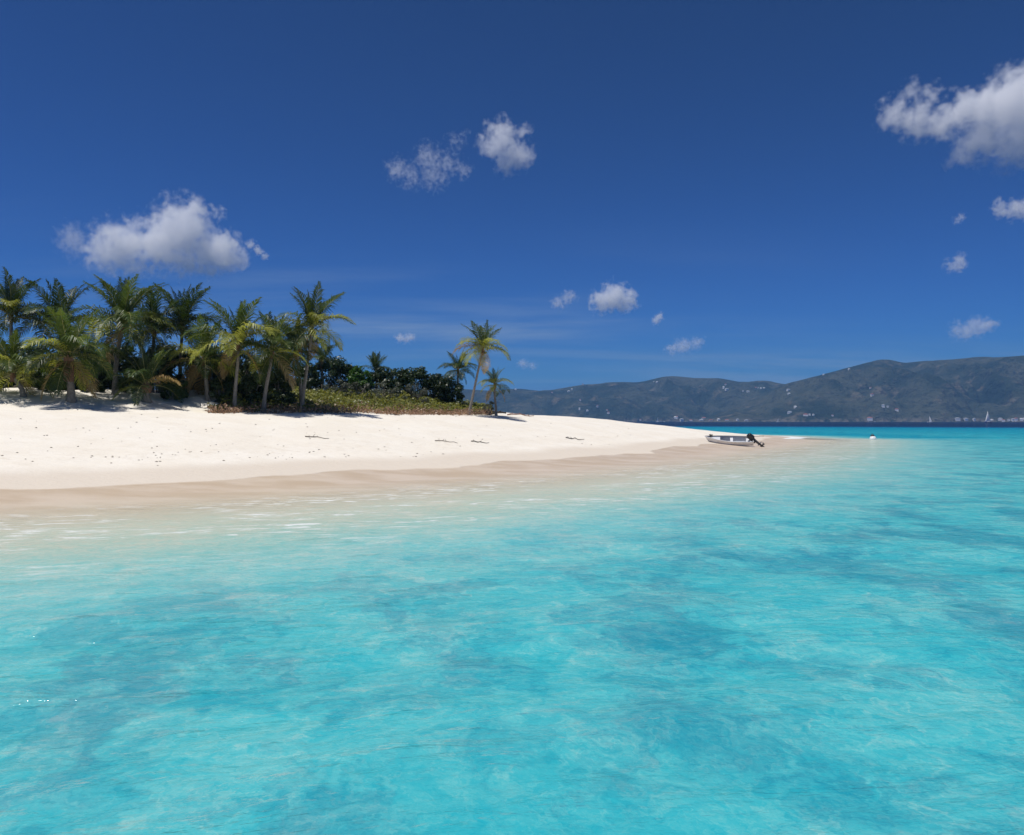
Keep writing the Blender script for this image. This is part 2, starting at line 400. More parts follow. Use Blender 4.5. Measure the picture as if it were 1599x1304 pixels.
# ------------------------------------------------------------------ far island: two ranges
RIDGE_L = [(-1200, 625), (-400, 600), (0, 596), (500, 600), (700, 606), (780, 611), (805, 605), (830, 610), (848, 611), (880, 606), (910, 600), (925, 601), (950, 597), (965, 596),
           (1000, 598), (1015, 593), (1030, 589), (1050, 586), (1075, 590), (1100, 591), (1130, 590), (1150, 597), (1165, 598), (1185, 593), (1200, 595), (1225, 600), (1300, 612), (1500, 630), (1900, 650)]
RIDGE_R = [(1075, 660), (1110, 650), (1150, 633), (1190, 615), (1225, 600), (1240, 596), (1280, 586), (1310, 578), (1340, 570), (1375, 561), (1395, 562), (1410, 567), (1440, 564), (1490, 561), (1530, 557),
           (1560, 558), (1599, 555), (1700, 556), (1850, 562), (2050, 580), (2300, 610), (2600, 650), (2700, 660)]
HILLS = {}
def hill(name, prof, Yr, Ys, Yb, seed, nx=420, nv=110):
    px = np.linspace(prof[0][0], prof[-1][0], nx); py = np.interp(px, [p[0] for p in prof], [p[1] for p in prof])
    k = np.ones(5) / 5; pys = np.convolve(np.pad(py, 2, 'edge'), k, 'valid')
    tanx = (px - 799.5) / F
    v = np.concatenate([np.linspace(0, 1, nv), 1 + np.linspace(0, 1, 30)[1:]])
    V, TX = np.meshgrid(v, tanx, indexing='ij')
    shore = Ys + 160 * fbm(TX * 9, TX * 0 + 3, 3, seed) ; ridge = Yr + 220 * fbm(TX * 6, TX * 0 + 8, 2, seed + 3)
    Yg = np.where(V < 1, shore + (ridge - shore) * V, ridge + (Yb - ridge) * (V - 1)); 
    H = (HOR - pys)[None, :] / F * ridge + CAM_H; H = np.maximum(H, 2)
    Xg = TX * (Yr * .6 + Yg * .4) / 1.0 * (Yg / (Yr * .6 + Yg * .4))
    front = np.where(V < 1, V ** .82, np.clip(1 - (V - 1), 0, 1) ** .8)
    wx = Xg + 120 * fbm(Xg / 500, Yg / 500, 3, seed + 7)
    sp = 1 - np.abs(fbm(wx / 330, Yg / 1400, 4, seed + 11)) * 2.6
    sp2 = fbm(Xg / 120, Yg / 160, 4, seed + 15)
    env = np.clip(V, 0, 2); env = np.where(V < 1, np.sin(np.pi * np.clip(V, 0, 1) ** .8), 0)
    Zg = H * front + H * env * (.34 * sp + .16 * sp2 - .10) + np.where(V < 1, 1, .3) * 5.0 * fbm(Xg / 26, Yg / 26, 3, seed + 19) * np.clip(V * 9, 0, 1)
    lim = (HOR - np.interp(TX * F + 799.5, px, pys)) / F * Yg + CAM_H - 1.5
    Zg = np.where((V < .985), np.minimum(Zg, lim), Zg)
    Zg = np.where(V <= 0, -6, Zg); Zg[-1] = -6
    HILLS[name] = (tanx, v, Xg, Yg, Zg)
    return link('hills', grid_mesh('hills', Xg, Yg, Zg), M_hill, kind='structure')
hill('left', RIDGE_L, 5900, 4700, 7600, 100)
hill('right', RIDGE_R, 5000, 3700, 6800, 200)
def hill_hit(px, py):
    best = None
    for nme, (tanx, v, Xg, Yg, Zg) in HILLS.items():
        tt = (px - 799.5) / F
        if tt < tanx[0] or tt > tanx[-1]: continue
        j = int(np.argmin(np.abs(tanx - tt))); pp = HOR - (Zg[:, j] - CAM_H) / Yg[:, j] * F
        k = np.nonzero(pp <= py)[0]
        if len(k) and (best is None or Yg[k[0], j] < best[1]):
            i = k[0]; best = (tt * Yg[i, j], float(Yg[i, j]), float(Zg[i, j]))
    return best

# ------------------------------------------------------------------ palms
def leaf_mat(name, col, tip, trans=.35):
    m, t, b, o = newmat(name)
    oi = t.node('ShaderNodeObjectInfo').outputs['Random']
    P = t.node('ShaderNodeNewGeometry').outputs['Position']
    n = t.noise(P, 2.2, 3, .6)
    c = t.mix(t.ramp(n, .38, .68, 0, .8), col, tip)
    c = t.vmath('SCALE', c, scale=t.math('ADD', .72, t.math('MULTIPLY', oi, .56)))
    t.put(b.inputs['Base Color'], c); b.inputs['Roughness'].default_value = .42; b.inputs['Specular IOR Level'].default_value = .35
    tl = t.node('ShaderNodeBsdfTranslucent'); t.put(tl.inputs['Color'], t.vmath('MULTIPLY', c, (1.35, 1.3, .6)))
    t.l.new(t.mixsh(trans, b.outputs[0], tl.outputs[0]), o.inputs['Surface'])
    return m
M_green = leaf_mat('palm leaf green', (.048, .082, .020), (.105, .140, .030), .40)
M_dark = leaf_mat('palm leaf deep green', (.036, .064, .019), (.060, .092, .022), .35)
M_lime = leaf_mat('palm leaf yellow green', (.25, .28, .05), (.37, .36, .07), .42)  # yellowing leaves; also stands in for sunlit fronds, light put into the colour
M_dry = leaf_mat('palm leaf dry', (.36, .24, .10), (.42, .30, .11), .25)
M_rach = simple('palm leaf rib', (.27, .25, .075), .5)
M_trunk = simple('palm bark', (.21, .185, .155), .9, var=.35, scale=9.)
M_fibre = simple('palm fibre', (.17, .095, .055), .95, var=.4, scale=14.)
M_nut = simple('coconut husk', (.20, .19, .06), .55)

def frond_mesh(a0, droop, seed, thin=1., fold=0.):
    rnd = random.Random(seed); n = 11; pts = [Vector((0, 0, 0))]; tan = []
    sway = rnd.uniform(-.25, .25)
    for i in range(n):
        t = i / (n - 1); a = a0 - droop * t ** 1.25; hd = sway * t
        tan.append(Vector((math.cos(a) * math.cos(hd), math.cos(a) * math.sin(hd), math.sin(a))))
        if i: pts.append(pts[-1] + (tan[i - 1] + tan[i]).normalized() / (n - 1))
    V, Fc = [], []
    tube(V, Fc, pts, [.0115 * (1 - .85 * i / (n - 1)) for i in range(n)], 4, False); nr = len(Fc)
    L = 30
    for side in (-1, 1):
        for k in range(L):
            t = .10 + .90 * (k + rnd.uniform(-.3, .3)) / (L - 1); t = min(max(t, .08), .999)
            f = t * (n - 1); i = min(int(f), n - 2); q = pts[i].lerp(pts[i + 1], f - i); T = tan[i].lerp(tan[i + 1], f - i).normalized()
            Sd = Vector((0, 0, 1)).cross(T)
            if Sd.length < .2: Sd = Vector((0, 1, 0))
            Sd.normalize(); U = T.cross(Sd)
            ln = (.16 + .20 * math.sin(math.pi * min(1, t * .95 + .12))) * (1 - .45 * max(0, t - .7) / .3) * rnd.uniform(.85, 1.12) * thin
            fw = .30 + .75 * t
            d0 = (T * (fw + fold) + Sd * side * .95 + U * rnd.uniform(.05, .38)).normalized()
            d1 = (d0 + Vector((0, 0, -rnd.uniform(.5, 1.5))) + T * .15).normalized()
            wd = (T - d0 * T.dot(d0)).normalized() * .0098 * rnd.uniform(.8, 1.25)
            m_ = q + d0 * ln * .55; e = m_ + d1 * ln * .5; b = len(V)
            for p in (q - wd * .7, q + wd * .7, m_ + wd, m_ - wd, e): V.append(tuple(p))
            Fc += [(b, b + 1, b + 2, b + 3), (b + 3, b + 2, b + 4)]
    m = bpy.data.meshes.new('frond'); m.from_pydata(V, [], Fc); m.materials.append(M_green); m.materials.append(M_rach)
    m.polygons.foreach_set('material_index', [1] * nr + [0] * (len(Fc) - nr)); m.update(); return m
CLS = {'up': (68, 48), 'mid': (42, 95), 'low': (14, 90), 'hang': (-35, 50), 'spear': (84, 14)}
FR = {k: [frond_mesh(R(a + random.Random(i * 7 + len(k)).uniform(-9, 9)), R(d + random.Random(i * 3 + 1).uniform(-16, 18)), i * 31 + len(k), .78 if k in ('up', 'spear') else 1., .35 if k in ('up', 'spear') else 0.) for i in range(6)] for k, (a, d) in CLS.items()}

def palm(foot, crown, flen, label, seed, counts=(2, 6, 9, 6, 2), mat='green', lime=3, dry=1, r=.13, fibre=False, bend=.5, nuts=0, group=None, lean=None):
    rnd = random.Random(seed); foot = Vector(foot); crown = Vector(crown)
    o = empty('palm_tree', foot, label, 'palm tree', group)
    d = crown - foot; V, Fc = [], []; n = max(10, int(d.length / .16)); pts, rad = [], []
    for i in range(n + 1):
        t = i / n; x = d.x * (t ** (1 + bend) if abs(d.x) > .2 else t); y = d.y * t
        x += .05 * math.sin(t * 5 + seed)
        pts.append(Vector((x, y, d.z * t - (.25 * (1 - t) ** 8))))
        rr = r * (1.0 - .28 * t + .55 * (1 - t) ** 7) * (1.07 if i % 2 else .95) * rnd.uniform(.97, 1.03)
        rad.append(rr)
    tube(V, Fc, pts, rad, 10); link('trunk', mesh_np('trunk', V, Fc), M_trunk, o)
    V, Fc = [], []; top = pts[-1]
    tube(V, Fc, [top - Vector((0, 0, .30 if not fibre else d.z * .55)), top + Vector((0, 0, .05)), top + Vector((0, 0, .42))], [r * .95 if not fibre else r * 1.35, r * 1.25, r * .35], 9)
    link('crown_shaft', mesh_np('crown_shaft', V, Fc), M_fibre, o)
    kinds = []
    for k, c in zip(('spear', 'up', 'mid', 'low', 'hang'), counts): kinds += [k] * c
    mats = {'green': M_green, 'dark': M_dark}; az = rnd.uniform(0, 6.28); nl = nd = 0
    order = list(range(len(kinds)))
    lowset = [i for i in order if kinds[i] in ('low', 'mid')]; rnd.shuffle(lowset); limes = set(lowset[:lime + (2 if mat == 'green' else 0)]); lime = len(limes)
    hangset = [i for i in order if kinds[i] == 'hang'] + [i for i in lowset[lime:]]; drys = set(hangset[:dry])
    for i, k in enumerate(kinds):
        az += 2.39996 + rnd.uniform(-.35, .35)
        f = bpy.data.objects.new('frond', rnd.choice(FR[k])); COL.objects.link(f); f.parent = o
        a = az
        f.location = top + Vector((math.cos(a) * r * .5, math.sin(a) * r * .5, {'spear': .34, 'up': .28, 'mid': .18, 'low': .06, 'hang': -.05}[k]))
        s = flen * rnd.uniform(.85, 1.12) * {'spear': .8, 'up': 1., 'mid': 1.05, 'low': 1., 'hang': .85}[k]
        f.scale = (s, s * rnd.choice((-1, 1)), s); f.rotation_euler = (rnd.uniform(-.2, .2), rnd.uniform(-.12, .12), a)
        f.material_slots[0].link = 'OBJECT'
        f.material_slots[0].material = M_lime if i in limes else M_dry if i in drys else mats[mat]
    for i in range(nuts):
        V, Fc = [], []; a = i * 2.1
        rr = .10; ring = []
        for j in range(5):
            u = math.pi * (j + .5) / 5
            for q in range(8): V.append((math.sin(u) * math.cos(q * .785) * rr, math.sin(u) * math.sin(q * .785) * rr, math.cos(u) * rr * 1.25))
        for j in range(4):
            for q in range(8): Fc.append((j * 8 + q, (j + 1) * 8 + q, (j + 1) * 8 + (q + 1) % 8, j * 8 + (q + 1) % 8))
        Fc += [tuple(range(8)), tuple(reversed(range(32, 40)))]
        c = link('coconut', mesh_np('coconut', V, Fc), M_nut, o); c.location = top + Vector((math.cos(a) * r * 1.7, math.sin(a) * r * 1.7, -.12))
    return o

def foot_at(px, py, Y=None):
    if Y is None:
        h = hit(px, py)
        if h is None: h = ((px - 799.5) / F * 48, 48., 0)
        x, y, _ = h
    else: x, y = (px - 799.5) / F * Y, Y
    return Vector((x, y, g1(x, y)))
# (foot px, foot py or None, Y, crown px, crown py, frond m, label, kwargs)
PALMS = [
 (16, 620, 52, 18, 497, 2.3, 'tall dark palm standing at the outer end of the grove', dict(mat='dark', lime=1, dry=0, counts=(3, 7, 8, 4, 1))),
 (36, 618, 45.5, 22, 588, 2.2, 'low stubby palm with a short leaning trunk beside the fibre-wrapped palm', dict(lime=4, r=.15, counts=(1, 5, 8, 5, 2))),
 (110, 626, None, 108, 560, 2.4, 'squat palm with a thick trunk wrapped in red-brown fibre', dict(lime=5, dry=2, r=.21, fibre=True, counts=(2, 6, 9, 8, 4))),
 (92, 618, 53, 96, 512, 2.5, 'dark feathery palm standing behind the fibre-wrapped palm', dict(mat='dark', lime=1, dry=0)),
 (178, 616, None, 191, 512, 2.65, 'tallest palm of the grove with a bushy windblown head', dict(lime=5, dry=1, r=.16, counts=(4, 10, 9, 7, 3), nuts=4)),
 (236, 615, 53, 240, 522, 2.4, 'dark palm between the tallest palm and the spiky palm', dict(mat='dark', lime=2, dry=0)),
 (228, 627, None, 228, 606, 2.0, 'very short palm with fronds rising from a fat base in a sand hollow', dict(mat='dark', lime=2, r=.26, dry=1, counts=(2, 6, 6, 3, 0))),
 (282, 615, 55, 283, 513, 2.4, 'dark spiky palm rising at the back of the grove', dict(mat='dark', lime=0, dry=0, counts=(4, 8, 8, 4, 1))),
 (325, 626, None, 316, 566, 2.3, 'short leaning palm with orange drying lower fronds', dict(lime=4, dry=5, r=.15, bend=.9, counts=(2, 5, 8, 7, 4))),
 (367, 618, 51, 371, 541, 2.5, 'palm with upright young fronds and a slim straight trunk beside the leaning palm', dict(lime=4, dry=2, r=.12, counts=(3, 7, 8, 6, 2))),
 (413, 615, 52, 424, 553, 2.3, 'leaning palm with one long frond drooping to the sand plants', dict(lime=3, dry=1, counts=(3, 6, 7, 5, 3), bend=.7)),
 (472, 612, 56, 461, 553, 2.1, 'small dark palm half hidden behind the tall yellow-skirted palm', dict(mat='dark', lime=0, dry=0)),
 (472, 612, 55, 487, 518, 2.35, 'tall slender palm with a skirt of yellow dying fronds', dict(lime=5, dry=2, r=.12, counts=(3, 8, 7, 5, 4), nuts=4)),
 (502, 605, 69, 503, 570, 1.5, 'little dark palm poking out of the dark bushes next to the yellow-skirted palm', dict(mat='dark', lime=0, dry=0, counts=(2, 6, 4, 0, 0))),
 (587, 605, 74, 588, 583, 1.5, 'little dark palm poking out of the middle of the dark bushes', dict(mat='dark', lime=0, dry=0, counts=(3, 6, 4, 0, 0))),
 (713, 622, 80, 716, 580, 1.6, 'small dark palm behind the long leaning palm', dict(mat='dark', lime=2, dry=0, r=.11)),
 (731, 634, 70, 755, 549, 2.1, 'long leaning palm at the tip of the grove, thin curved trunk', dict(lime=6, dry=2, r=.115, bend=.1, counts=(2, 6, 6, 5, 1), nuts=2)),
 (774, 640, 73, 773, 603, 1.35, 'small ragged palm at the bare end of the dune', dict(lime=4, dry=3, r=.11, counts=(2, 5, 6, 5, 3))),
]
for i, (fx, fy, Yp, cx, cyy, fl, lab, kw) in enumerate(PALMS):
    ft = foot_at(fx, fy, Yp)
    if i == 10 or True:
        palm(ft, at(cx, cyy, ft.y), fl * 1.3, lab, 50 + i * 13, **kw)

# ------------------------------------------------------------------ bushes
M_bush = leaf_mat('bush leaf', (.022, .042, .014), (.042, .068, .022), .2)
M_bushl = leaf_mat('bright bush leaf', (.050, .13, .020), (.085, .17, .03), .35)
M_grape = leaf_mat('sea grape leaf', (.035, .060, .020), (.085, .115, .04), .25)
M_grey = leaf_mat('grey shrub leaf', (.11, .125, .095), (.16, .17, .13), .2)
M_twig = simple('bush wood', (.16, .135, .11), .9, var=.3)
def leaves(centres, radii, n, size, rs, flat=.75, up=.35):
    """n leaf diamonds scattered through clumps; returns (n,4,3)"""
    k = rs.randint(0, len(centres), n); c = centres[k]; r = radii[k][:, None]
    u = rs.normal(size=(n, 3)); u /= np.linalg.norm(u, axis=1)[:, None]
    p = c + u * r * (rs.rand(n, 1) ** .45) * np.array([1, 1, flat])
    nrm = u * .8 + rs.normal(size=(n, 3)) * .45 + np.array([0, 0, up]); nrm /= np.linalg.norm(nrm, axis=1)[:, None]
    a = np.cross(nrm, rs.normal(size=(n, 3))); a /= np.linalg.norm(a, axis=1)[:, None]; b = np.cross(nrm, a)
    s = size * rs.uniform(.6, 1.25, (n, 1)); 
    return np.stack([p - a * s, p + b * s * .55 + nrm * s * .12, p + a * s, p - b * s * .55 + nrm * s * .12], 1)
def bush(px, py, rx, ry, Yb, label, mat, n, size, seed, group, name='bush', lumps=26, bare=0):
    """px, py: centre of the crown in the photo; rx, ry its half sizes in px"""
    rs = np.random.RandomState(seed); c = at(px, py, Yb); Rx, Rz = rx * Yb / F, ry * Yb / F
    gz = g1(c.x, c.y); o = empty(name, (c.x, c.y, gz), label, 'shrub', group)
    top = c.z + Rz - gz; cz = max(c.z - gz, .3)
    u = rs.normal(size=(lumps, 3)); u /= np.linalg.norm(u, axis=1)[:, None]; u[:, 2] = np.abs(u[:, 2]) * 1.0 - .35 * (rs.rand(lumps) < .5)
    zz = rs.rand(lumps) ** .8 * .92; wdt = np.sqrt(np.clip(1 - zz ** 2.4, .05, 1)) * rs.uniform(.35, .9, lumps); aa = rs.rand(lumps) * 6.283
    C = np.stack([Rx * wdt * np.cos(aa), max(Rx * .8, 1.) * wdt * np.sin(aa), .12 + zz * top * .88], 1)
    Rd = rs.uniform(.30, .58, lumps) * min(Rx, max(top * .5, .5)) * .8
    link('crown', quads_mesh('crown', leaves(C, Rd, n, size, rs), 4), mat, o)
    V, Fc = [], []
    for j in range(min(lumps, 14)):
        e = Vector(C[j]); b0 = Vector((rs.uniform(-.15, .15), rs.uniform(-.15, .15), -.12)); md = b0.lerp(e, .5) + Vector((0, 0, .15 * e.z)) + Vector(rs.normal(size=3) * .08)
        tube(V, Fc, [b0, md, e], [.04, .025, .008], 5)
    link('branches', mesh_np('branches', V, Fc), M_twig, o)
    return o
sd_ = 300
PNAME = ['tall outermost palm', 'low stubby palm', 'fibre-wrapped palm', 'dark feathery palm', 'tallest palm', 'dark palm beside the tallest palm', 'fat-based short palm', 'dark spiky palm',
         'palm with orange dry fronds', 'slim straight palm', 'leaning palm with the drooping frond', 'half-hidden dark palm', 'yellow-skirted palm']
def near_palm(px): return PNAME[min(range(13), key=lambda q: abs(PALMS[q][0] - px))]
for px, py, rx, ry, Yb in [(-30, 590, 40, 32, 48), (15, 592, 36, 30, 49), (58, 588, 36, 34, 49.5), (98, 592, 34, 30, 49.5), (140, 586, 36, 34, 51), (178, 585, 36, 32, 53), (212, 588, 32, 34, 52.5), (250, 585, 36, 38, 53),
                           (290, 584, 38, 38, 56), (335, 588, 36, 36, 56), (382, 588, 36, 36, 56), (428, 590, 34, 34, 57),
                           (-10, 570, 46, 34, 62), (60, 566, 46, 36, 63), (125, 566, 44, 34, 63), (190, 564, 44, 36, 64), (255, 566, 46, 36, 64), (320, 568, 44, 34, 65), (380, 570, 44, 34, 65), (435, 574, 42, 30, 66)]:
    bush(px, py, rx, ry, Yb, 'dark broad-leaved bush ' + ('close behind' if Yb < 60 else 'in the back row, far behind') + ' the ' + near_palm(px), M_bush, 3600, .115, sd_, 'understorey bushes behind the palm trunks'); sd_ += 1
for px, py, rx, ry, Yb in [(205, 604, 20, 13, 50.5), (275, 607, 20, 14, 51.5), (345, 604, 22, 18, 53), (395, 602, 26, 22, 54), (440, 600, 26, 24, 55), (138, 604, 20, 12, 49), (72, 606, 18, 12, 48)]:
    bush(px, py, rx, ry, Yb, 'low glossy sea-grape shrub at the foot of the ' + near_palm(px), M_grape, 1700, .12, sd_, 'sea-grape shrubs among the palm trunks', 'sea_grape_shrub', 16); sd_ += 1
for px, py, rx, ry, Yb in [(515, 582, 38, 30, 70), (545, 586, 30, 24, 71), (598, 590, 30, 22, 73), (622, 588, 30, 20, 75), (650, 590, 30, 20, 77), (678, 595, 28, 19, 78), (702, 602, 26, 16, 79), (478, 588, 26, 22, 68)]:
    bush(px, py, rx, ry, Yb, 'dark rounded bush on the dune top, ' + {478: 'right behind the yellow-skirted palm', 515: 'tallest of them, under the little palm', 545: 'next to the bright green bush', 598: 'round the foot of the middle little palm', 702: 'last before the long leaning palm', 678: 'last but one before the long leaning palm'}.get(px, 'in the long even row past the little palm'), M_bush, 3800, .12, sd_, 'dark bushes along the top of the dune'); sd_ += 1
bush(562, 586, 20, 18, 69, 'bright green bush among the dark rounded bushes', M_bushl, 2200, .12, 500, None)
for px, py, rx, ry, Yb in [(520, 604, 34, 12, 66), (604, 606, 40, 13, 69), (648, 609, 30, 11, 72), (560, 606, 24, 10, 67)]:
    bush(px, py, rx, ry, Yb, 'pale grey-green twiggy shrub in front of the ' + {520: 'tallest dark dune bush', 604: 'middle of the dark dune bushes', 648: 'far end of the dark dune bushes', 560: 'bright green bush'}[px], M_grey, 1800, .07, sd_, 'grey shrubs on the dune slope', 'grey_shrub', 18); sd_ += 1
bush(764, 634, 20, 9, 74, 'grey leafless-looking shrub at the foot of the ragged palm', M_grey, 900, .05, 601, None, 'grey_shrub', 14)

# ------------------------------------------------------------------ creeping beach plants on the dune face
M_creep = leaf_mat('creeper leaf', (.17, .20, .045), (.48, .45, .09), .35)
M_creepd = leaf_mat('dead creeper', (.20, .115, .075), (.30, .20, .13), .15)
rs = np.random.RandomState(77)
def strip(n, s0, s1, h0, h1, x0, x1, size, up):
    """leaves over the dune between inland distances s0..s1"""
    out = []; X = rs.uniform(x0, x1, n * 14); Y = rs.uniform(36, 94, n * 14); d = shore_dist(X, Y)
    edge = .9 * fbm(X / 1.3, Y / 1.3, 3, 91)
    k = (d + edge > s0) & (d + edge < s1) & ((X - 799.5 * 0) < x1)
    pxs = X / Y * F + 799.5
    k &= (pxs > 335 + 25 * fbm(Y / 2, X / 2, 2, 93)) & (pxs < 768)
    cl = fbm(X / .9, Y / .9, 3, 95); k &= cl + rs.rand(len(X)) * .9 > .12
    X, Y = X[k][:n], Y[k][:n]; hh = (h0 + (h1 - h0) * rs.rand(len(X))) * (1 + .8 * fbm(X / .8, Y / .8, 2, 97)); Z = ground(X, Y) + np.maximum(hh, .01)
    m = len(X); p = np.stack([X, Y, Z], 1); nrm = rs.normal(size=(m, 3)) * .6 + np.array([0, -.25, up]); nrm /= np.linalg.norm(nrm, axis=1)[:, None]
    a = np.cross(nrm, rs.normal(size=(m, 3))); a /= np.linalg.norm(a, axis=1)[:, None]; b = np.cross(nrm, a); s = size * rs.uniform(.6, 1.3, (m, 1))
    return np.stack([p - a * s, p + b * s * .6, p + a * s, p - b * s * .6], 1)
g = link('creeping_plants', quads_mesh('creeping_plants', strip(38000, 21.8, 32, .04, .5, -34, 4, .10, .9), 4), M_creep, kind='stuff', label='yellow-green creeping plants covering the dune face', category='creeper')
g = link('dead_stems', quads_mesh('dead_stems', strip(15000, 20.1, 23.7, .01, .42, -32, 2, .075, .5), 4), M_creepd, kind='stuff', label='brown dead creeper stems along the lower edge of the dune plants', category='dead plants')

# ------------------------------------------------------------------ driftwood and litter on the sand
M_wood = simple('driftwood', (.20, .165, .13), .9, var=.35); M_wood2 = simple('dark driftwood', (.055, .045, .040), .9, var=.35); M_wood3 = simple('reddish driftwood', (.27, .15, .11), .9, var=.3)
def drift(px, py, L, label, mat, seed, thick=.03, rise=.05, twigs=3):
    rnd = random.Random(seed); h = hit(px, py) or hit(px, py + 1.5) or hit(px, py + 4); o = empty('driftwood', (h[0], h[1], g1(h[0], h[1])), label, 'driftwood')
    V, Fc = [], []; pts = []
    for i in range(7):
        t = i / 6 - .5; x = t * L; y = .1 * math.sin(i * 1.7 + seed) + t * L * .15
        pts.append(Vector((x, y, g1(h[0] + x, h[1] + y) - o.location.z + thick * .6 + rise * rnd.random())))
    tube(V, Fc, pts, [thick * (1 - .09 * i) for i in range(7)], 7); link('stem', mesh_np('stem', V, Fc), mat, o)
    for j in range(twigs):
        V, Fc = [], []; p = pts[1 + j % 5]; e = p + Vector((rnd.uniform(-.3, .3) * L * .4, rnd.uniform(-.3, .1), rnd.uniform(.04, .22) * min(1, L / 1.5)))
        tube(V, Fc, [p, p.lerp(e, .5) + Vector((0, 0, .02)), e], [thick * .5, thick * .4, thick * .2], 5); link('twig', mesh_np('twig', V, Fc), mat, o)
drift(495, 684, 1.2, 'thin weathered stick lying alone on the sand below the dune plants', M_wood, 3)
drift(697, 691, 1.3, 'pale broken stick beside a darker one on open sand', M_wood, 5)
drift(750, 691.5, 1.1, 'short stick with a thick dark end beside a pale one', M_wood2, 8, .035)
drift(898, 686.5, 1.4, 'curved dark branch on open sand towards the spit', M_wood2, 9, .04, .10)
drift(772, 645.5, 2.4, 'black stump and log at the foot of the grey shrub', M_wood2, 11, .16, .1, 4)
drift(813, 649.5, 2.6, 'reddish branch heap lying on the crest of the beach', M_wood3, 14, .07, .15, 6)
drift(617, 649, .7, 'tiny dark stick just below the dune plants', M_wood2, 17, .04)
M_bits = simple('washed-up bits', (.30, .26, .21), .9, var=.5)
V, Fc = [], []; rnd = random.Random(21)
for i in range(230):
    px = rnd.uniform(0, 1000); py = rnd.choice((rnd.uniform(645, 690), rnd.uniform(660, 745), rnd.gauss(712, 10)))
    h = hit(px, py)
    if not h or h[2] < .6: continue
    s = rnd.uniform(.02, .055); b = len(V); z = g1(h[0], h[1])
    for dx, dy, dz in ((1, 0, .2), (0, 1, .2), (-1, 0, .2), (0, -1, .2), (.1, 0, .7), (0, 0, -.4)):
        V.append((h[0] + dx * s * rnd.uniform(.7, 1.8), h[1] + dy * s, z + dz * s))
    for q in range(4): Fc += [(b + q, b + (q + 1) % 4, b + 4), (b + (q + 1) % 4, b + q, b + 5)]
link('beach_litter', mesh_np('beach_litter', V, Fc, False), M_bits, kind='stuff', label='scattered bits of coral and dry weed on the white sand', category='litter')

